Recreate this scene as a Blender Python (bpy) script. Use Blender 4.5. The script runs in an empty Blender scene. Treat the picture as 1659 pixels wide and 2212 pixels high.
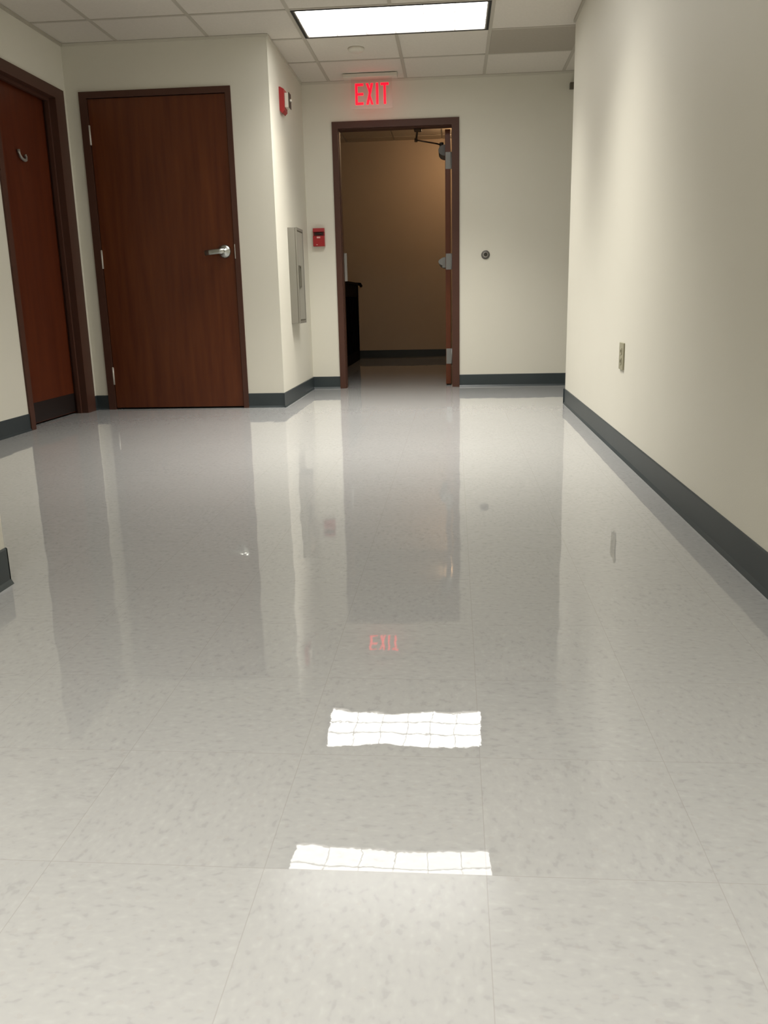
import bpy, bmesh, math
from mathutils import Vector, Matrix
PI = math.pi
COL = bpy.context.scene.collection

# ------------------------------------------------------------------ plan (metres)
D   = 7.727      # back wall
D1  = 6.358      # wall with the closet door
H   = 2.55       # ceiling
XB  = -1.274     # corridor left side
XE  = -2.732     # left wall of the recess
XR  = 0.813      # corridor right side
YR  = 6.379      # end of the right wall
YN  = 2.231      # end of the near left wall
DS  = 11.795     # far wall of the stairwell
HS  = 2.76       # stairwell ceiling
WT  = 0.12       # wall thickness
XBR = 4.6        # end of the side corridor
YB  = -6.0       # end of the corridor behind the camera
HB  = 0.108      # cove base height
GX, GY, TX, TY = 0.252, 7.727, 0.645, 0.61      # ceiling grid

# ------------------------------------------------------------------ helpers
def bx(bm, x0, x1, y0, y1, z0, z1, mi=0, bev=0.0):
    v = [bm.verts.new((x, y, z)) for x in (x0, x1) for y in (y0, y1) for z in (z0, z1)]
    fs = [bm.faces.new([v[i] for i in q]) for q in
          ((0,1,3,2),(4,6,7,5),(0,4,5,1),(2,3,7,6),(0,2,6,4),(1,5,7,3))]
    for f in fs: f.material_index = mi
    if bev > 0:
        es = list({e for f in fs for e in f.edges})
        r = bmesh.ops.bevel(bm, geom=es, offset=bev, segments=2, affect='EDGES', profile=0.5)
        for f in r['faces']: f.material_index = mi
    return v

def box(*a, **k):
    bm = bmesh.new(); bx(bm, *a, **k); return bm

def prism(bm, pts, axis, a0, a1, mi=0):
    """extrude a 2D outline (list of (u,v)) along an axis"""
    def P(u, v, a):
        return {'x': (a, u, v), 'y': (u, a, v), 'z': (u, v, a)}[axis]
    A = [bm.verts.new(P(u, v, a0)) for u, v in pts]
    B = [bm.verts.new(P(u, v, a1)) for u, v in pts]
    n = len(pts); fs = [bm.faces.new(A), bm.faces.new(B[::-1])]
    for i in range(n):
        fs.append(bm.faces.new([A[i], B[i], B[(i+1) % n], A[(i+1) % n]]))
    for f in fs: f.material_index = mi
    return fs

def lathe(bm, prof, c, axis='y', n=40, mi=0):
    """prof: list of (radius, offset along the axis)"""
    rings = []
    for r, t in prof:
        ring = []
        for k in range(n):
            a = 2*PI*k/n; u, w = r*math.cos(a), r*math.sin(a)
            p = {'x': (t, u, w), 'y': (u, t, w), 'z': (u, w, t)}[axis]
            ring.append(bm.verts.new((c[0]+p[0], c[1]+p[1], c[2]+p[2])))
        rings.append(ring)
    for A, B in zip(rings, rings[1:]):
        for k in range(n):
            f = bm.faces.new([A[k], A[(k+1) % n], B[(k+1) % n], B[k]]); f.smooth = True; f.material_index = mi
    for R in (rings[0], rings[-1]):
        f = bm.faces.new(R); f.material_index = mi

def tube(bm, pts, r, n=14, flat=1.0, mi=0):
    """round (or flattened) bar along a polyline"""
    pts = [Vector(p) for p in pts]; rings = []
    for i, p in enumerate(pts):
        t = (pts[min(i+1, len(pts)-1)] - pts[max(i-1, 0)]).normalized()
        up = Vector((0, 0, 1)) if abs(t.z) < 0.9 else Vector((1, 0, 0))
        s = t.cross(up).normalized(); w = s.cross(t).normalized()
        rings.append([bm.verts.new(p + s*(r*math.cos(2*PI*k/n)) + w*(r*flat*math.sin(2*PI*k/n))) for k in range(n)])
    for A, B in zip(rings, rings[1:]):
        for k in range(n):
            f = bm.faces.new([A[k], A[(k+1) % n], B[(k+1) % n], B[k]]); f.smooth = True; f.material_index = mi
    for R in (rings[0], rings[-1]): bm.faces.new(R).material_index = mi

def obj(name, bm, mats, parent=None):
    bmesh.ops.recalc_face_normals(bm, faces=bm.faces)
    me = bpy.data.meshes.new(name); bm.to_mesh(me); bm.free()
    for m in (mats if isinstance(mats, (list, tuple)) else [mats]): me.materials.append(m)
    o = bpy.data.objects.new(name, me); COL.objects.link(o)
    if parent is not None:
        o.parent = parent
        o.matrix_parent_inverse = Matrix.Translation(-parent_loc(parent))
    return o

def parent_loc(p):
    v = Vector((0, 0, 0))
    while p is not None:
        v += Vector(p.location)
        if p.parent is not None and p.matrix_parent_inverse:
            v += p.matrix_parent_inverse.translation
        p = p.parent
    return v

def thing(name, label, cat, loc, group=None, kind=None):
    o = bpy.data.objects.new(name, None); COL.objects.link(o); o.location = loc
    o.empty_display_size = 0.05
    o['label'] = label
    if kind: o['kind'] = kind
    if cat: o['category'] = cat
    if group: o['group'] = group
    return o

def tag(o, label, cat, group=None):
    o['label'] = label; o['category'] = cat
    if group: o['group'] = group
    return o

def struct(name, bm, m, label):
    o = obj(name, bm, m); o['kind'] = 'structure'; o['label'] = label
    return o

# ------------------------------------------------------------------ materials
def s2l(c):
    return tuple(((x/255)/12.92 if x/255 <= .04045 else ((x/255+.055)/1.055)**2.4) for x in c) + (1,)

def mat(name, col, rough=0.5, metal=0.0, ior=1.5, emit=None, es=0.0):
    m = bpy.data.materials.new(name); m.use_nodes = True
    b = m.node_tree.nodes['Principled BSDF']
    b.inputs['Base Color'].default_value = col if len(col) == 4 else s2l(col)
    b.inputs['Roughness'].default_value = rough
    b.inputs['Metallic'].default_value = metal
    b.inputs['IOR'].default_value = ior
    if emit:
        b.inputs['Emission Color'].default_value = emit
        b.inputs['Emission Strength'].default_value = es
    return m

def vary(m, c0, c1, scale=(1, 1, 1), nscale=8, detail=4, bump=0.0, bscale=200, rough=None):
    nt = m.node_tree; N = nt.nodes; L = nt.links; b = N['Principled BSDF']
    tc = N.new('ShaderNodeTexCoord'); mp = N.new('ShaderNodeMapping')
    mp.inputs['Scale'].default_value = scale
    L.new(tc.outputs['Object'], mp.inputs['Vector'])
    no = N.new('ShaderNodeTexNoise'); no.inputs['Scale'].default_value = nscale; no.inputs['Detail'].default_value = detail
    L.new(mp.outputs['Vector'], no.inputs['Vector'])
    cr = N.new('ShaderNodeValToRGB'); cr.color_ramp.elements[0].position = .3; cr.color_ramp.elements[1].position = .7
    cr.color_ramp.elements[0].color = c0 if len(c0) == 4 else s2l(c0)
    cr.color_ramp.elements[1].color = c1 if len(c1) == 4 else s2l(c1)
    L.new(no.outputs['Fac'], cr.inputs['Fac']); L.new(cr.outputs['Color'], b.inputs['Base Color'])
    if bump:
        n2 = N.new('ShaderNodeTexNoise'); n2.inputs['Scale'].default_value = bscale; n2.inputs['Detail'].default_value = 2
        L.new(tc.outputs['Object'], n2.inputs['Vector'])
        bp = N.new('ShaderNodeBump'); bp.inputs['Strength'].default_value = bump; bp.inputs['Distance'].default_value = .002
        L.new(n2.outputs['Fac'], bp.inputs['Height']); L.new(bp.outputs['Normal'], b.inputs['Normal'])
    return m

PAINT = vary(mat('wall_paint', (0,0,0), .55), (.685,.66,.57,1), (.70,.675,.585,1), nscale=2, bump=.15, bscale=260)
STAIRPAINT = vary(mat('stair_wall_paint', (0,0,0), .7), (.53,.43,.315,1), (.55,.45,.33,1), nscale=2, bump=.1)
BASE = vary(mat('cove_base_rubber', (0,0,0), .38), (.030,.040,.044,1), (.036,.047,.051,1), nscale=5)
FRAME = vary(mat('door_frame_paint', (0,0,0), .45), (.070,.029,.019,1), (.076,.032,.021,1), nscale=4)
WOOD = vary(mat('mahogany_veneer', (0,0,0), .36), (.082,.0185,.0060,1), (.130,.035,.010,1), scale=(9, 9, .7), nscale=2.2, detail=6)
WOOD2 = vary(mat('mahogany_veneer_red', (0,0,0), .34), (.080,.017,.007,1), (.115,.026,.009,1), scale=(9, 9, .7), nscale=2.2, detail=6)
KICK = mat('bronze_kick_plate', (.035,.026,.024,1), .4, .5)
STEEL = mat('satin_steel', (.42,.43,.40,1), .30, 1.0)
HINGE = mat('grey_hinge', (.24,.24,.225,1), .45, .35)
LIGHTHINGE = mat('bright_hinge', (.55,.52,.47,1), .4, .3)
SEAM = mat('dark_gap', (.008,.006,.005,1), .8)
TILE = vary(mat('ceiling_tile', (0,0,0), .9), (.625,.585,.515,1), (.66,.615,.545,1), nscale=60, bump=.3, bscale=150)
TBAR = mat('ceiling_grid', (.45,.415,.35,1), .6)  # white bars, with the shade of the tile reveals put into the colour
GREY_TILE = vary(mat('grey_ceiling_panel', (0,0,0), .9), (.37,.335,.275,1), (.39,.35,.29,1), nscale=60)
TRIMM = mat('wall_angle', (.44,.41,.34,1), .6)
TRIMP = mat('painted_wall_angle', (.60,.575,.495,1), .6)
BLACK = mat('black_gasket', (.006,.006,.005,1), .6)
ALU = mat('grey_door_trim', (.33,.31,.28,1), .4, .4)
LOUVER = mat('white_louver', (.85,.85,.84,1), .3)
LENS = mat('lit_troffer_reflector', (.8,.8,.8,1), .5, emit=(1,.985,.95,1), es=6.3)
WHITE = mat('white_plastic', (.62,.58,.50,1), .5)
BOXM = mat('brown_box', (.10,.085,.06,1), .5)
IVORY = mat('ivory_plastic', (.34,.32,.225,1), .4)
RED = mat('red_enamel', (.34,.015,.018,1), .35)
DRED = mat('dark_red_recess', (.06,.006,.004,1), .5)
DARK = mat('dark_metal', (.03,.026,.018,1), .5)
BRONZE = mat('bronze_arm', (.035,.018,.008,1), .4, .6)
CLOSER = mat('closer_grey', (.13,.125,.115,1), .45, .3)
CAB = vary(mat('cabinet_steel', (0,0,0), .42, .35), (.225,.215,.18,1), (.25,.235,.20,1), nscale=3)
CABD = mat('cabinet_gap_and_trim', (.13,.12,.09,1), .5, .3)
CABG = mat('cabinet_panel', (.27,.26,.22,1), .35, .0)
RAIL = mat('black_railing_paint', (.004,.004,.005,1), .65)
RAIL.node_tree.nodes['Principled BSDF'].inputs['Specular IOR Level'].default_value = .03
for m_ in (WOOD, WOOD2): m_.node_tree.nodes['Principled BSDF'].inputs['Specular IOR Level'].default_value = .35
FRAME.node_tree.nodes['Principled BSDF'].inputs['Specular IOR Level'].default_value = .3
EXITRED = mat('lit_red_letters', (.3,.0,.01,1), .4, emit=(1,.001,.014,1), es=2.4)
STAIRTILE = vary(mat('stair_ceiling_tile', (0,0,0), .9), (.56,.49,.39,1), (.60,.53,.42,1), nscale=40)
LAMPGLASS = mat('lit_dome_glass', (.8,.7,.55,1), .4, emit=(1,.66,.38,1), es=25)

ACR = bpy.data.materials.new('clear_acrylic'); ACR.use_nodes = True
nt = ACR.node_tree; nt.nodes.clear()
o_ = nt.nodes.new('ShaderNodeOutputMaterial'); mx = nt.nodes.new('ShaderNodeMixShader')
tr = nt.nodes.new('ShaderNodeBsdfTransparent'); tr.inputs['Color'].default_value = (.97,.955,.95,1)
gl = nt.nodes.new('ShaderNodeBsdfGlossy'); gl.inputs['Roughness'].default_value = .25
mx.inputs['Fac'].default_value = .025
nt.links.new(tr.outputs[0], mx.inputs[1]); nt.links.new(gl.outputs[0], mx.inputs[2]); nt.links.new(mx.outputs[0], o_.inputs[0])

def floor_material():
    m = bpy.data.materials.new('waxed_vinyl_tile'); m.use_nodes = True
    nt = m.node_tree; N = nt.nodes; L = nt.links; b = N['Principled BSDF']
    def M(op, a, c=None, d=None):
        n = N.new('ShaderNodeMath'); n.operation = op
        for i, v in enumerate((a, c, d)):
            if v is None: continue
            if isinstance(v, (int, float)): n.inputs[i].default_value = v
            else: L.new(v, n.inputs[i])
        return n.outputs[0]
    def VM(op, a, c):
        n = N.new('ShaderNodeVectorMath'); n.operation = op
        for i, v in enumerate((a, c)):
            if isinstance(v, tuple): n.inputs[i].default_value = v
            elif isinstance(v, (int, float)): n.inputs['Scale'].default_value = v
            else: L.new(v, n.inputs[i])
        return n.outputs[0]
    tc = N.new('ShaderNodeTexCoord'); P = tc.outputs['Object']
    sp = N.new('ShaderNodeSeparateXYZ'); L.new(P, sp.inputs[0])
    T = 0.3085
    u = M('DIVIDE', M('ADD', sp.outputs[0], -0.0427 + 40*T), T)
    v = M('DIVIDE', M('ADD', sp.outputs[1], -1.0180 + 40*T), T)
    fu, fv = M('FRACT', u), M('FRACT', v)
    du = M('MINIMUM', fu, M('SUBTRACT', 1.0, fu)); dv = M('MINIMUM', fv, M('SUBTRACT', 1.0, fv))
    dd = M('MINIMUM', du, dv)
    seam = M('LESS_THAN', dd, 0.0024)
    iu, iv = M('FLOOR', u), M('FLOOR', v)
    cm = N.new('ShaderNodeCombineXYZ'); L.new(iu, cm.inputs[0]); L.new(iv, cm.inputs[1])
    wn = N.new('ShaderNodeTexWhiteNoise'); wn.noise_dimensions = '3D'; L.new(cm.outputs[0], wn.inputs['Vector'])
    # streaky chips, direction alternates tile by tile
    par = M('FRACT', M('MULTIPLY', M('ADD', iu, iv), 0.5))
    par = M('GREATER_THAN', par, 0.25)
    def streak(sx, sy, sc, det):
        mp = N.new('ShaderNodeMapping'); mp.inputs['Scale'].default_value = (sx, sy, 1)
        L.new(VM('ADD', P, VM('SCALE', wn.outputs['Color'], 7.0)), mp.inputs['Vector'])
        n = N.new('ShaderNodeTexNoise'); n.inputs['Scale'].default_value = sc; n.inputs['Detail'].default_value = det
        n.inputs['Distortion'].default_value = .1
        L.new(mp.outputs[0], n.inputs['Vector']); return n.outputs['Fac']
    a = streak(1.5, 1.0, 58, 1.5); c = streak(1.0, 1.5, 58, 1.5)
    mixf = N.new('ShaderNodeMix'); L.new(par, mixf.inputs[0]); L.new(a, mixf.inputs[2]); L.new(c, mixf.inputs[3])
    cr = N.new('ShaderNodeValToRGB'); e = cr.color_ramp.elements
    e[0].position = .28; e[0].color = (0.317,0.317,0.314,1)
    e[1].position = .76; e[1].color = (0.388,0.390,0.383,1)
    k = e.new(.40); k.color = (0.354,0.355,0.350,1)
    k = e.new(.60); k.color = (0.366,0.367,0.360,1)
    L.new(mixf.outputs[0], cr.inputs['Fac'])
    fl = N.new('ShaderNodeTexVoronoi'); fl.inputs['Scale'].default_value = 95; L.new(P, fl.inputs['Vector'])
    sc2 = N.new('ShaderNodeSeparateColor'); L.new(fl.outputs['Color'], sc2.inputs[0])
    dark = M('MULTIPLY', M('GREATER_THAN', sc2.outputs[0], .93), M('LESS_THAN', fl.outputs['Distance'], .42))
    def mixc(f, A, B):
        n = N.new('ShaderNodeMix'); n.data_type = 'RGBA'
        if isinstance(f, (int, float)): n.inputs[0].default_value = f
        else: L.new(f, n.inputs[0])
        for i, q in ((6, A), (7, B)):
            if isinstance(q, tuple): n.inputs[i].default_value = q
            else: L.new(q, n.inputs[i])
        return n.outputs[2]
    col = mixc(M('MULTIPLY', dark, .22), cr.outputs['Color'], (.33,.31,.29,1))
    col = mixc(M('MULTIPLY', M('SUBTRACT', wn.outputs['Value'], .5), .10), col, (.44,.42,.40,1))
    col = mixc(M('MULTIPLY', seam, .30), col, (.22,.20,.18,1))
    L.new(col, b.inputs['Base Color'])
    # wax: wavy surface plus a slight tilt per tile
    def nz(scale, det, mapx=1, mapy=1):
        mp = N.new('ShaderNodeMapping'); mp.inputs['Scale'].default_value = (mapx, mapy, 1); L.new(P, mp.inputs['Vector'])
        n = N.new('ShaderNodeTexNoise'); n.inputs['Scale'].default_value = scale; n.inputs['Detail'].default_value = det
        L.new(mp.outputs[0], n.inputs['Vector'])
        return VM('SUBTRACT', n.outputs['Color'], (.5,.5,.5))
    tilt = VM('SCALE', VM('SUBTRACT', wn.outputs['Color'], (.5,.5,.5)), .0045)
    w1 = VM('SCALE', nz(5.5, 2), .020)
    w2 = VM('SCALE', nz(30, 1), .006)
    w3 = VM('SCALE', nz(150, 1), .0045)
    tot = VM('ADD', VM('ADD', tilt, w1), VM('ADD', w2, w3))
    tot = VM('MULTIPLY', tot, (1, .5, 0))
    nn = N.new('ShaderNodeVectorMath'); nn.operation = 'NORMALIZE'
    L.new(VM('ADD', tot, (0, 0, 1)), nn.inputs[0])
    L.new(nn.outputs[0], b.inputs['Normal'])
    b.inputs['Roughness'].default_value = .035
    rn = N.new('ShaderNodeTexNoise'); rn.inputs['Scale'].default_value = 3; L.new(P, rn.inputs['Vector'])
    worn = M('LESS_THAN', sp.outputs[1], 1.018)          # unbuffed rows nearest the viewer
    L.new(M('ADD', M('MULTIPLY', rn.outputs['Fac'], .02), M('ADD', M('MULTIPLY', worn, .19), .004)), b.inputs['Roughness'])
    b.inputs['IOR'].default_value = 1.6
    return m
FLOOR = floor_material()

# ------------------------------------------------------------------ floor
struct('floor', box(-4.6, XBR + .2, YB - .2, DS + .2, -.10, 0), FLOOR, 'pale grey speckled vinyl tile floor with a wet-looking wax shine')

# ------------------------------------------------------------------ ceiling: lay-in grid with real openings for the light fittings
def cell(i, j):   # i counts to the right of GX, j towards the camera from GY
    return GX + i*TX, GX + (i+1)*TX, GY - (j+1)*TY, GY - j*TY
fixture_cells = {(-2, 2): 0, (-2, 5): 1, (-2, 12): 2, (-2, 18): 3, (5, 1): 4}
def build_ceiling():
    bm = bmesh.new(); Z = H
    occupied = set()
    for (i, j) in fixture_cells: occupied |= {(i, j), (i+1, j)}
    regions = []
    for i in range(-7, 7):
        for j in range(0, 23):
            x0, x1, y0, y1 = cell(i, j)
            if (i, j) in occupied: continue
            if (i, j) == (0, 1): continue                    # the grey panel
            cxm, cym = (x0+x1)/2, (y0+y1)/2
            ok = False
            if XB-.65 < cxm < XR+.65: ok = True
            if XE-.65 < cxm < XB and YN-.6 < cym < D1+.6: ok = True
            if cxm > XR and cym > YR-.6: ok = True
            if not ok: continue
            g = .011
            bx(bm, x0+g, x1-g, y0+g, y1-g, Z+.004, Z+.018, 0)
    # T-bars
    xs = [GX + i*TX for i in range(-7, 8)]; ys = [GY - j*TY for j in range(0, 24)]
    ymin, ymax = ys[-1], ys[0]
    for i, x in enumerate(xs):
        k = i - 7
        # skip inside double-width fittings (their middle line is k == -1)
        segs = []
        yy = ymax
        cuts = sorted([j for (a, j) in fixture_cells if a + 1 == k])
        y_hi = ymax
        for j in cuts:
            segs.append((GY - j*TY, y_hi)); y_hi = GY - (j+1)*TY
        segs.append((ymin, y_hi))
        for a, b_ in segs:
            if b_ - a > .01: bx(bm, x-.012, x+.012, a, b_, Z, Z+.012, 1)
    for y in ys:
        bx(bm, xs[0], xs[-1], y-.0121, y+.0121, Z+.0005, Z+.0121, 1)
    # deck above
    bx(bm, xs[0]-.3, xs[-1]+.3, YB-.2, D, Z+.14, Z+.18, 0)
    return bm
ceil = struct('ceiling', build_ceiling(), [TILE, TBAR], 'suspended ceiling of beige lay-in tiles in a grid')

x0, x1, y0, y1 = cell(0, 1)
tag(obj('ceiling_panel', box(x0+.0125, x1-.0125, y0+.0125, y1-.0125, H+.0005, H+.014, bev=.0015), GREY_TILE),
    'square ceiling panel darker and greyer than all others, right of the exit sign', 'ceiling panel')

# ------------------------------------------------------------------ walls
def wall(name, boxes, m, label):
    bm = bmesh.new()
    for b_ in boxes: bx(bm, *b_)
    return struct(name, bm, m, label)
HT = H + .13
bo0, bo1, boz = -.985, -.008, 2.19           # rough opening, back door
wall('wall_back', [(XB-WT, bo0, D, D+WT, 0, HT), (bo1, XBR, D, D+WT, 0, HT), (bo0, bo1, D, D+WT, boz, HT)], PAINT,
     'cream painted wall at the corridor end around the open doorway')
wall('wall_right', [(XR, XR+WT, YB, YR, 0, HT)], PAINT, 'long cream painted wall on the right')
wall('wall_branch_near', [(XR+WT, XBR, YR-WT, YR, 0, HT)], PAINT, 'cream wall around the corner of the right wall')
wall('wall_branch_end', [(XBR, XBR+WT, YR-WT, D+WT, 0, HT)], PAINT, 'cream wall closing the side corridor')
wall('wall_left_near', [(XB-WT, XB, YB, YN, 0, HT)], PAINT, 'cream wall ending at the left edge of the picture')
wall('wall_recess_near', [(XE-WT, XB-WT, YN-WT, YN, 0, HT)], PAINT, 'cream wall behind the near left corner')
co0, co1, coz = -2.585, -1.578, 2.205         # closet rough opening
wall('wall_closet', [(XE, co0, D1, D1+WT, 0, HT), (co1, XB-WT, D1, D1+WT, 0, HT), (co0, co1, D1, D1+WT, coz, HT)], PAINT,
     'cream wall holding the closed brown door')
wall('wall_alcove_left', [(XB-WT, XB, D1, D, 0, HT)], PAINT, 'short cream wall carrying the extinguisher cabinet')
lo0, lo1, loz = 5.33, 6.165, 2.17             # left door rough opening (Y)
wall('wall_left', [(XE-WT, XE, YN, lo0, 0, HT), (XE-WT, XE, lo1, D1+WT, 0, HT), (XE-WT, XE, lo0, lo1, loz, HT)], PAINT,
     'cream wall at the far left holding the red-brown door')
wall('wall_behind', [(XB-WT, XR+WT, YB-WT, YB, 0, HT)], PAINT, 'cream wall closing the corridor behind the viewer')
# stairwell
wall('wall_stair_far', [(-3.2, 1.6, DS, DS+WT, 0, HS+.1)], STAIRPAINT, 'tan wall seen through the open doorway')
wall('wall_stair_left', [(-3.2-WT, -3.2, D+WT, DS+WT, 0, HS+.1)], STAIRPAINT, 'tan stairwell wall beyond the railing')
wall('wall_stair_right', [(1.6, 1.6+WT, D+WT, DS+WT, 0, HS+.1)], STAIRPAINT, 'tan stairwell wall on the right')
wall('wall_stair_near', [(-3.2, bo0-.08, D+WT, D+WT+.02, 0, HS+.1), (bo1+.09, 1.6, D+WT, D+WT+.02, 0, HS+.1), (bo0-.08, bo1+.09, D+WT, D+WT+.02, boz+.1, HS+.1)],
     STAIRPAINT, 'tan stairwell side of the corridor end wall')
bm = bmesh.new()
for i in range(8):
    for j in range(7):
        x = -3.2 + i*.61; y = D + WT + .02 + j*.61
        bx(bm, x+.012, min(x+.598, 1.6), y+.012, min(y+.598, DS), HS+.003, HS+.02, 0)
bx(bm, -3.2, 1.6, D+WT, DS, HS+.008, HS+.06, 1)
struct('ceiling_stairwell', bm, [STAIRTILE, TBAR], 'tan tiled ceiling of the stairwell')

# wall angle trim under the ceiling
n = 0
def trim(x0, x1, y0, y1, label, m=None):
    global n; n += 1
    struct('trim_%d' % n, box(x0, x1, y0, y1, H-.016, H+.002), m or TRIMM, label)
trim(XE, XE+.014, YN, D1, 'thin metal angle along the ceiling over the left door')
trim(XR-.014, XR, YB, YR, 'thin metal angle along the ceiling over the right wall')
trim(XE+.014, XB, D1-.006, D1, 'thin metal angle over the closet wall', TRIMP)
trim(XB, XB+.008, D1-.006, D-.006, 'thin metal angle over the cabinet wall', TRIMP)
trim(XB, XBR, D-.006, D, 'thin metal angle over the corridor end wall', TRIMP)

# cove base: profile with a small toe, run along a wall
def cove(name, segs, label):
    bm = bmesh.new(); t = .005
    prof = [(0, 0), (.013, 0), (.010, .006), (t, .014), (t, HB-.004), (.002, HB), (0, HB)]
    for axis, c, sgn, a0, a1 in segs:
        if axis == 'x':   # runs along x, wall plane y=c, sticks out sgn*y
            fs = prism(bm, [(c + sgn*p, z) for p, z in prof], 'x', a0, a1)
        else:
            A = [(c + sgn*p, z) for p, z in prof]
            fs = prism(bm, A, 'y', a0, a1)
    return struct(name, bm, BASE, label)
cove('baseboard_back', [('x', D, -1, XB, -1.026), ('x', D, -1, .048, XBR)], 'dark slate rubber cove base at the corridor end')
cove('baseboard_alcove', [('y', XB, 1, D1-.013, D)], 'dark slate cove base under the extinguisher cabinet')
cove('baseboard_closet', [('x', D1, -1, XE, -2.635), ('x', D1, -1, -1.546, XB)], 'dark slate cove base beside the closet door')
cove('baseboard_left', [('y', XE, 1, YN, 5.28), ('y', XE, 1, 6.30, D1)], 'dark slate cove base of the far left wall')
cove('baseboard_left_near', [('y', XB, 1, YB, YN+.004), ('x', YN, 1, XB-.6, XB+.005)], 'dark slate cove base at the near left corner')
cove('baseboard_right', [('y', XR, -1, YB, YR+.01), ('x', YR, 1, XR-.013, XBR)], 'long dark slate cove base along the right wall')
cove('baseboard_stair', [('x', DS, -1, -3.2, 1.6)], 'dark cove base of the stairwell wall')

# ------------------------------------------------------------------ closet door (door_1)
fy = D1 - .012
d = thing('door_1', 'closed reddish-brown wood door facing the viewer with round-rose lever', None, (-2.09, D1, 0), kind='structure')
c0, c1, ct = -2.635, -1.546, 2.237
i0, i1, it = -2.582, -1.584, 2.195
bm = bmesh.new()
bx(bm, c0, i0, fy, D1+WT-.02, 0, ct); bx(bm, i1, c1, fy, D1+WT-.02, 0, ct); bx(bm, i0, i1, fy, D1+WT-.02, it, ct)
# stops behind the leaf
bx(bm, i0, i0+.016, D1+.05, D1+.07, 0, it); bx(bm, i1-.016, i1, D1+.05, D1+.07, 0, it); bx(bm, i0, i1, D1+.05, D1+.07, it-.016, it)
obj('door_frame', bm, FRAME, d)
leaf = obj('door_leaf', box(i0+.004, i1-.004, D1+.001, D1+.046, .012, it-.004, bev=.0015), WOOD, d)
obj('dark_backing', box(i0, i1, D1+.072, D1+.082, 0, it), SEAM, d)
for z in (1.95, 1.10, .25):
    bm = bmesh.new()
    lathe(bm, [(.0075, -.062), (.0075, .062)], (i0+.001, D1-.005, z), 'z', 16)
    lathe(bm, [(.004, .062), (.009, .064), (.004, .070)], (i0+.001, D1-.005, z), 'z', 16)
    obj('hinge', bm, LIGHTHINGE, d)
lv = bmesh.new()
lx, lz = -1.660, 1.137
lathe(lv, [(.047, 0), (.047, -.006), (.044, -.014), (.034, -.023), (.018, -.026), (.014, -.050)], (lx, D1+.001, lz), 'y', 40)
tube(lv, [(lx+.008, D1-.052, lz), (lx-.03, D1-.056, lz-.001), (lx-.09, D1-.057, lz-.006), (lx-.132, D1-.050, lz-.010)], .0105, 16, flat=1.75)
obj('lever_handle', lv, STEEL, d)
obj('strike_plate', box(i1+.001, i1+.006, fy-.001, fy+.004, 1.085, 1.185), LIGHTHINGE, d)

# ------------------------------------------------------------------ left door (door_2), recessed in its frame
d = thing('door_2', 'dark red-brown door at far left with a dark kick plate', None, (XE, 5.75, 0), kind='structure')
SX = -2.812     # leaf face
bm = bmesh.new(); fx_ = XE + .012
bx(bm, XE-WT+.0, fx_, 5.28, lo0+.008, 0, 2.237)
bx(bm, XE-WT+.0, fx_, lo1-.008, 6.30, 0, 2.237)
bx(bm, XE-WT+.0, fx_, lo0+.008, lo1-.008, 2.165, 2.237)
obj('door_frame', bm, FRAME, d)
bm = bmesh.new()
bx(bm, XE-.06, XE-.035, lo1-.030, lo1-.008, 0, 2.165); bx(bm, XE-.06, XE-.035, lo0+.008, lo0+.022, 0, 2.165); bx(bm, XE-.06, XE-.035, lo0+.022, lo1-.030, 2.143, 2.165)
obj('door_stop', bm, FRAME, d)
obj('door_leaf', box(SX-.037, SX, lo0+.012, lo1-.012, .012, 2.160, bev=.0015), WOOD2, d)
k = obj('kick_plate', box(SX, SX+.003, lo0+.03, lo1-.02, .018, .150), KICK, d)
bm = bmesh.new()   # small curved fitting on the leaf
cy_, cz_ = 5.740, 1.738
arc = [(SX+.012, cy_-.042, cz_+.026), (SX+.016, cy_-.044, cz_+.008), (SX+.016, cy_-.036, cz_-.010), (SX+.016, cy_-.018, cz_-.022),
       (SX+.016, cy_+.004, cz_-.028), (SX+.016, cy_+.028, cz_-.031), (SX+.016, cy_+.043, cz_-.026), (SX+.016, cy_+.046, cz_-.008), (SX+.012, cy_+.042, cz_+.008)]
tube(bm, arc, .0095, 10)
obj('curved_fitting', bm, ALU, d)

# ------------------------------------------------------------------ doorway at the end (door_3), leaf swung into the stairwell
d = thing('door_3', 'doorway under the exit sign, its door swung open edge-on', None, (-.48, D, 0), kind='structure')
c0, c1, ct = -1.026, .048, 2.237
i0, i1, it = -.975, -.015, 2.182
bm = bmesh.new(); fy = D - .014; fb = D + WT + .034
bx(bm, c0, i0, fy, fb, 0, ct); bx(bm, i1, c1, fy, fb, 0, ct); bx(bm, i0, i1, fy, fb, it, ct)
bx(bm, i0, i0+.006, D+.02, D+.075, 0, it); bx(bm, i0+.006, i1, D+.02, D+.075, it-.006, it)
obj('door_frame', bm, FRAME, d)
lx0, lx1 = -.073, -.028
ly0, ly1 = fb + .004, fb + .004 + .915
leaf = obj('door_leaf', box(lx0, lx1, ly0, ly1, .012, it-.006, bev=.0015), WOOD, d)
for z in (1.925, 1.088, .262):
    bm = bmesh.new()
    bx(bm, lx0+.004, lx1+.008, ly0-.003, ly0+.001, z-.068, z+.068)
    lathe(bm, [(.0065, -.068), (.0065, .068)], (lx1+.008, ly0-.001, z), 'z', 14)
    obj('hinge', bm, HINGE, d)
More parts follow.
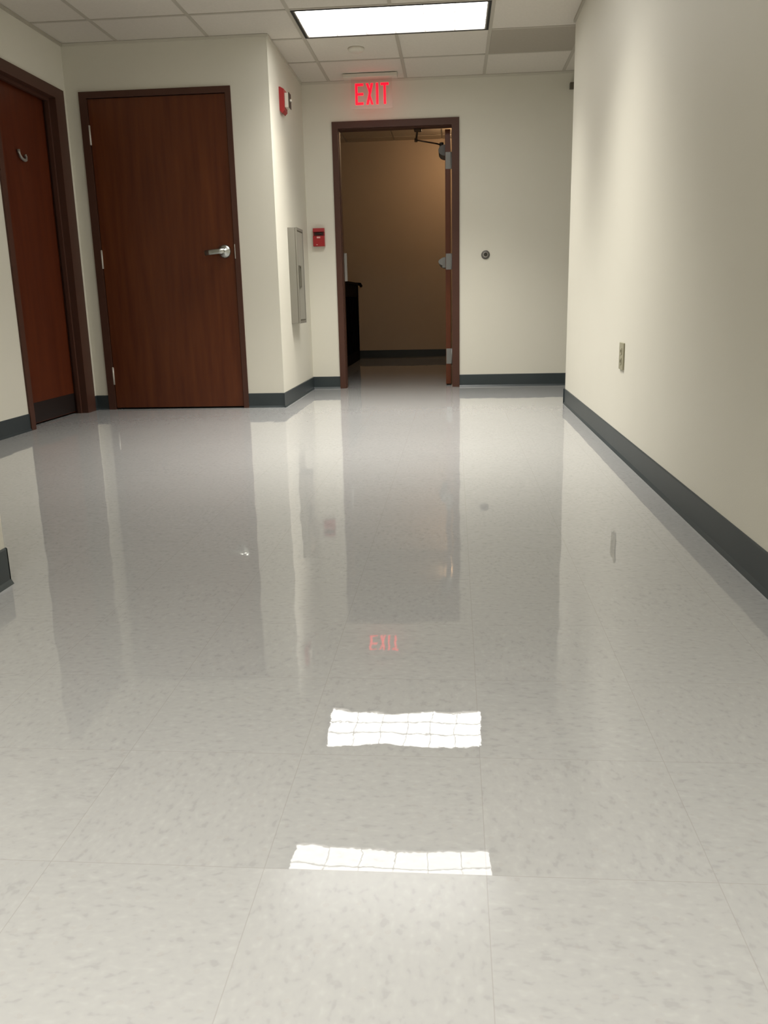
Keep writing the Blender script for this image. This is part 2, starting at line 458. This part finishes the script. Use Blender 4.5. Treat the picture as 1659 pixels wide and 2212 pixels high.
# closer: rounded body on the leaf, two-piece arm up to the head of the frame
cb = bmesh.new(); cz = 2.035; cyy = ly0 + .16
for yy0, yy1 in ((cyy, cyy+.26),):
    pts = []
    for q in range(13):
        a = PI/2 + PI*q/12
        pts.append((lx0 + .060*math.cos(a), cz + .046*math.sin(a)))
    prism(cb, pts, 'y', yy0, yy1)
lathe(cb, [(.018, .0), (.018, .075)], (lx0-.033, cyy+.08, cz), 'z', 20)
cl = obj('door_closer', cb, CLOSER, d)
ca = bmesh.new()
pe = (-.325, D+.24, 2.112); ps = (-.306, D+WT-.02, 2.178); pb = (lx0-.033, cyy+.08, 2.088)
tube(ca, [pb, (lx0-.075, cyy+.05, 2.098), pe], .0085, 12, flat=.7)
tube(ca, [pe, ((pe[0]+ps[0])/2, (pe[1]+ps[1])/2, 2.135), ps], .0085, 12, flat=.8)
lathe(ca, [(.013, -.014), (.013, .014)], pe, 'z', 16)
bx(ca, -.335, -.272, D+.078, fb-.002, 2.160, 2.1815, bev=.003)
obj('closer_arm', ca, BRONZE, cl)
# exit device
ed = bmesh.new()
pts = [(lx0, 1.060), (lx0-.020, 1.055), (lx0-.055, 1.072), (lx0-.066, 1.090), (lx0-.060, 1.108), (lx0-.022, 1.130), (lx0, 1.130)]
prism(ed, pts, 'y', ly0+.10, ly1-.04)
bx(ed, lx0-.03, lx0, ly0+.10, ly0+.16, 1.040, 1.060, bev=.002)
obj('exit_bar', ed, HINGE, d)
obj('strike_plate', box(i0+.0005, i0+.024, fb-.012, fb+.006, .94, 1.182, bev=.001), ALU, d)

# ------------------------------------------------------------------ exit sign
SY = 7.535
d = thing('exit_sign', 'clear hanging sign with lit red letters EXIT above the doorway', 'exit sign', (-.67, SY, H-.03))
obj('canopy', box(-.893, -.452, SY-.045, SY+.045, H-.030, H-.0005, bev=.004), WHITE, d)
panel = obj('panel', box(-.832, -.497, SY-.002, SY+.003, 2.292, H-.030), ACR, d)
zl0, zl1 = 2.322, 2.482
st = .0185
def letter(name, polys):
    bm = bmesh.new()
    for p in polys: prism(bm, p, 'y', SY-.0045, SY-.0022)
    obj(name, bm, EXITRED, d)
ex = -.798
def R(a, b_, z0, z1): return [(ex+a, z0), (ex+b_, z0), (ex+b_, z1), (ex+a, z1)]
zm = (zl0+zl1)/2
letter('letter_e', [R(0, st, zl0, zl1), R(st, .066, zl0, zl0+st), R(st, .066, zm-st/2, zm+st/2), R(st, .066, zl1-st, zl1)])
letter('letter_x', [[(ex+.088, zl0), (ex+.108, zl0), (ex+.148, zl1), (ex+.128, zl1)],
                    [(ex+.128, zl0), (ex+.148, zl0), (ex+.122, zm-.004), (ex+.113, zm-.024)],
                    [(ex+.088, zl1), (ex+.114, zm+.004), (ex+.123, zm+.024), (ex+.108, zl1)]])
letter('letter_i', [R(.170, .170+st, zl0, zl1)])
letter('letter_t', [R(.208, .274, zl1-st, zl1), R(.232, .232+st, zl0, zl1-st)])

# ------------------------------------------------------------------ light fittings
def fitting(i, j, label, grp=None, power=30, spread=104):
    x0, x1 = GX + i*TX, GX + (i+2)*TX
    y0, y1 = GY - (j+1)*TY, GY - j*TY
    x0 += .0; y0 += .0
    d = thing('ceiling_light', label, 'ceiling light', ((x0+x1)/2, (y0+y1)/2, H-.002), grp)
    Z = H
    a, b_ = .012, .012   # inside the grid bars
    X0, X1, Y0, Y1 = x0+.0125, x1-.0125, y0+.0125, y1-.0125
    w = .017
    bm = bmesh.new()
    for q in ((X0, X0+w, Y0, Y1), (X1-w, X1, Y0, Y1), (X0+w, X1-w, Y0, Y0+w*.7), (X0+w, X1-w, Y1-w*.8, Y1)):
        bx(bm, *q, Z-.003, Z+.020)
    obj('black_edge', bm, BLACK, d)
    bm = bmesh.new(); A0, A1, B0, B1 = X0+w, X1-w, Y0+w*.7, Y1-w*.8; t = .009
    for q in ((A0, A0+t, B0, B1), (A1-t, A1, B0, B1), (A0+t, A1-t, B0, B0+.004), (A0+t, A1-t, B1-.004, B1)):
        bx(bm, *q, Z-.001, Z+.06)
    obj('door_trim', bm, ALU, d)
    A0 += t; A1 -= t; B0 += .004; B1 -= .004
    lo = bmesh.new()
    for k_ in range(1, 6):
        x = A0 + (A1-A0)*k_/6
        prism(lo, [(x-.0012, Z+.001), (x+.0012, Z+.001), (x+.003, Z+.011), (x-.003, Z+.011)], 'y', B0, B1)
    for k_ in range(1, 3):
        y = B0 + (B1-B0)*k_/3
        prism(lo, [(y-.0012, Z+.002), (y+.0012, Z+.002), (y+.003, Z+.009), (y-.003, Z+.009)], 'x', A0, A1)
    obj('louver', lo, LOUVER, d)
    obj('lit_reflector', box(A0, A1, B0, B1, Z+.0115, Z+.04), LENS, d)
    l = bpy.data.lights.new('troffer_light', 'AREA'); l.shape = 'RECTANGLE'
    l.size = A1-A0-.02; l.size_y = B1-B0-.02; l.energy = power; l.color = (1, .97, .91); l.spread = math.radians(spread)
    lo_ = bpy.data.objects.new('troffer_light', l); COL.objects.link(lo_)
    lo_.parent = d; lo_.location = (0, 0, -.004)
    return d
PW = 34
fitting(-2, 2, 'lit rectangular louvered ceiling light with black edge above the doorway', power=PW)
fitting(-2, 5, 'second louvered ceiling light, seen only as the nearer reflection in the floor', power=PW*1.1)
fitting(-2, 12, 'louvered ceiling light over the viewer', power=PW*1.1)
fitting(-2, 18, 'louvered ceiling light behind the viewer', power=PW)
fitting(5, 1, 'louvered ceiling light in the side corridor', power=PW*.4)

# stairwell dome lamp
d = thing('dome_light', 'small warm dome lamp on the stairwell ceiling', 'ceiling light', (.17, 10.9, HS-.07))
bm = bmesh.new(); lathe(bm, [(.15, 0), (.15, -.02)], (.17, 10.9, HS+.003), 'z', 32); obj('lamp_base', bm, ALU, d)
bm = bmesh.new(); lathe(bm, [(.14, 0), (.15, -.03), (.145, -.08), (.11, -.13), (.05, -.155), (.01, -.16)], (.17, 10.9, HS-.017), 'z', 32); obj('dome_glass', bm, LAMPGLASS, d)

# ------------------------------------------------------------------ smoke detector
bm = bmesh.new()
lathe(bm, [(.060, .0), (.060, -.010), (.054, -.020), (.040, -.027), (.015, -.030)], (-.706, 6.806, H+.004), 'z', 40)
tag(obj('smoke_detector', bm, WHITE), 'round white detector flush on the ceiling between light and exit sign', 'smoke detector')

# ------------------------------------------------------------------ fire cabinet
ya, yb, za, zb = 6.795, 7.075, .605, 1.327
d = thing('extinguisher_cabinet', 'grey steel extinguisher cabinet on the short wall left of the doorway', 'cabinet', (XB, (ya+yb)/2, za))
bm = bmesh.new(); bx(bm, XB-.001, XB+.056, ya, yb, za, zb, bev=.003); obj('body', bm, CAB, d)
obj('gap_strip', box(XB+.056, XB+.061, ya+.002, yb-.002, za+.002, zb-.002), CABD, d)  # dark strip standing in for the shaded gap between body and door
bm = bmesh.new(); w = .020
for q in ((ya, ya+w, za, zb), (yb-w, yb, za, zb), (ya+w, yb-w, za, za+w), (ya+w, yb-w, zb-w, zb)):
    bx(bm, XB+.061, XB+.071, *q)
dr = obj('door', bm, CAB, d)
obj('panel_gasket', box(XB+.061, XB+.0685, ya+w, yb-w, za+w, zb-w), CABD, dr)
obj('door_panel', box(XB+.0685, XB+.0695, ya+w+.010, yb-w-.010, za+w+.010, zb-w-.010), CABG, dr)
bm = bmesh.new()
ring = [(ya+.030, .880, ya+.036, 1.045), (ya+.094, .880, ya+.100, 1.045), (ya+.036, .880, ya+.094, .888), (ya+.036, 1.037, ya+.094, 1.045)]
for a0, b0, a1, b1 in ring: bx(bm, XB+.0695, XB+.078, a0, a1, b0, b1)
obj('pull_handle', bm, CABD, dr)

# ------------------------------------------------------------------ horn strobe
d = thing('horn_strobe', 'red and white fire alarm strobe high on the short left wall', 'alarm', (XB, 6.78, 2.22))
bm = bmesh.new()
prism(bm, [(XB-.001, 2.140), (XB+.018, 2.122), (XB+.036, 2.140), (XB+.036, 2.285), (XB+.010, 2.300), (XB-.001, 2.300)], 'y', 6.715, 6.835)
obj('housing', bm, RED, d)
obj('strobe', box(XB+.036, XB+.066, 6.735, 6.815, 2.163, 2.262, bev=.003), WHITE, d)
obj('lens_edge', box(XB+.066, XB+.070, 6.733, 6.817, 2.160, 2.264), DARK, d)
obj('lens', box(XB+.070, XB+.084, 6.755, 6.795, 2.206, 2.222, bev=.003), WHITE, d)

# ------------------------------------------------------------------ fire pull station
d = thing('fire_pull_station', 'small red fire alarm pull box on the wall left of the doorway', 'fire alarm', (-1.169, D, 1.31))
px0, px1, pz0, pz1 = -1.218, -1.119, 1.236, 1.386
bm = bmesh.new()
prism(bm, [(D+.001, pz0), (D-.045, pz0), (D-.048, pz0+.085), (D-.020, pz0+.090), (D-.020, pz0+.118), (D-.045, pz0+.121), (D-.040, pz1), (D+.001, pz1)], 'x', px0, px1)
obj('box', bm, RED, d)
bm = bmesh.new(); bx(bm, px0+.008, px1-.008, D-.0225, D-.0195, pz0+.0905, pz0+.1175)
obj('recess', bm, DRED, d)
bm = bmesh.new(); tube(bm, [(px0+.022, D-.030, pz0+.106), (px1-.022, D-.030, pz0+.106)], .0055, 12); bx(bm, -1.178, -1.160, D-.030, D-.0225, pz0+.101, pz0+.111)
obj('pull_bar', bm, DARK, d)
bm = bmesh.new(); bx(bm, -1.184, -1.154, D-.0492, D-.0470, pz0+.066, pz0+.080)
obj('white_label', bm, mat('label_white', (.62,.36,.33,1), .5), d)
bm = bmesh.new(); bx(bm, -1.192, -1.178, D-.0468, D-.0450, pz0+.010, pz0+.016)
obj('white_mark', bm, mat('label_mark', (.6,.36,.33,1), .5), d)

# ------------------------------------------------------------------ round door holder on the back wall
d = thing('door_holder', 'round grey metal disc on the wall right of the doorway', 'door holder', (.273, D, 1.129))
bm = bmesh.new(); lathe(bm, [(.037, 0), (.037, -.006), (.033, -.012), (.024, -.013)], (.273, D+.001, 1.129), 'y', 36)
obj('plate', bm, CLOSER, d)
bm = bmesh.new(); lathe(bm, [(.024, -.013), (.023, -.022), (.016, -.024)], (.273, D, 1.129), 'y', 36)
obj('ring', bm, ALU, d)
bm = bmesh.new(); lathe(bm, [(.016, -.0242), (.010, -.020), (.009, -.027)], (.273, D, 1.131), 'y', 24)
obj('core', bm, DARK, d)

# ------------------------------------------------------------------ outlet on the right wall
d = thing('wall_outlet', 'ivory outlet plate low on the right wall', 'outlet', (XR, 4.262, .479))
obj('cover_plate', box(XR-.008, XR-.0005, 4.212, 4.312, .415, .543, bev=.002), IVORY, d)
for z in (.455, .503):
    bm = bmesh.new(); bx(bm, XR-.0105, XR-.008, 4.245, 4.279, z-.016, z+.016, bev=.001)
    bx(bm, XR-.0112, XR-.0105, 4.253, 4.257, z-.006, z+.007, 1); bx(bm, XR-.0112, XR-.0105, 4.267, 4.271, z-.006, z+.007, 1)
    obj('socket', bm, [IVORY, DARK], d)

# ------------------------------------------------------------------ dark box peeking out past the right wall
tag(obj('wall_box', box(.948, 1.10, D-.05, D-.0005, 2.412, 2.458, bev=.004), BOXM), 'small dark box high on the end wall, half hidden by the right wall corner', 'wall box')

# ------------------------------------------------------------------ stair railing
RX = -1.29
d = thing('stair_railing', 'black metal stair railing seen through the left of the doorway', 'railing', (RX, 10.4, 0))
bm = bmesh.new()
bx(bm, RX-.03, RX+.03, 9.0, 11.62, .965, 1.000, bev=.006)
tube(bm, [(RX, 11.60, .985), (RX+.05, 11.64, .982), (RX+.055, 11.70, .960)], .020, 12)
obj('handrail', bm, RAIL, d)
obj('bottom_rail', box(RX-.025, RX+.025, 9.0, 11.62, 0.0, .12), RAIL, d)
obj('middle_rail', box(RX-.015, RX+.015, 9.0, 11.62, .82, .965), RAIL, d)
y = 9.05
while y < 11.6:
    obj('baluster', box(RX-.008, RX+.008, y-.008, y+.008, .12, .82), RAIL, d); y += .125
obj('newel_post', box(RX-.025, RX+.025, 11.57, 11.62, 0, .965), RAIL, d)

# ------------------------------------------------------------------ world, camera, colour
w = bpy.data.worlds.new('World'); bpy.context.scene.world = w; w.use_nodes = True
w.node_tree.nodes['Background'].inputs[0].default_value = (0, 0, 0, 1)
w.node_tree.nodes['Background'].inputs[1].default_value = 0

f, pitch, yaw, roll, hc = 1840.81, .243276, .084916, .0228266, .76599
Rv = Vector((math.cos(yaw), math.sin(yaw), 0)); Yv = Vector((-math.sin(yaw), math.cos(yaw), 0)); Zv = Vector((0, 0, 1))
U = Yv*math.sin(pitch) + Zv*math.cos(pitch); F = Yv*math.cos(pitch) - Zv*math.sin(pitch)
rc = Rv*math.cos(roll) - U*math.sin(roll); uc = Rv*math.sin(roll) + U*math.cos(roll)
cam = bpy.data.cameras.new('camera'); co = bpy.data.objects.new('camera', cam); COL.objects.link(co)
Mx = Matrix((rc, uc, -F)).transposed().to_4x4(); Mx.translation = Vector((0, 0, hc)); co.matrix_world = Mx
cam.sensor_fit = 'VERTICAL'; cam.sensor_height = 36; cam.sensor_width = 27; cam.lens = f*36/2212
cam.clip_start = .02
sc = bpy.context.scene; sc.camera = co
sc.view_settings.view_transform = 'Standard'; sc.view_settings.look = 'None'
sc.view_settings.exposure = 0; sc.view_settings.gamma = 1
sc.view_settings.use_curve_mapping = False
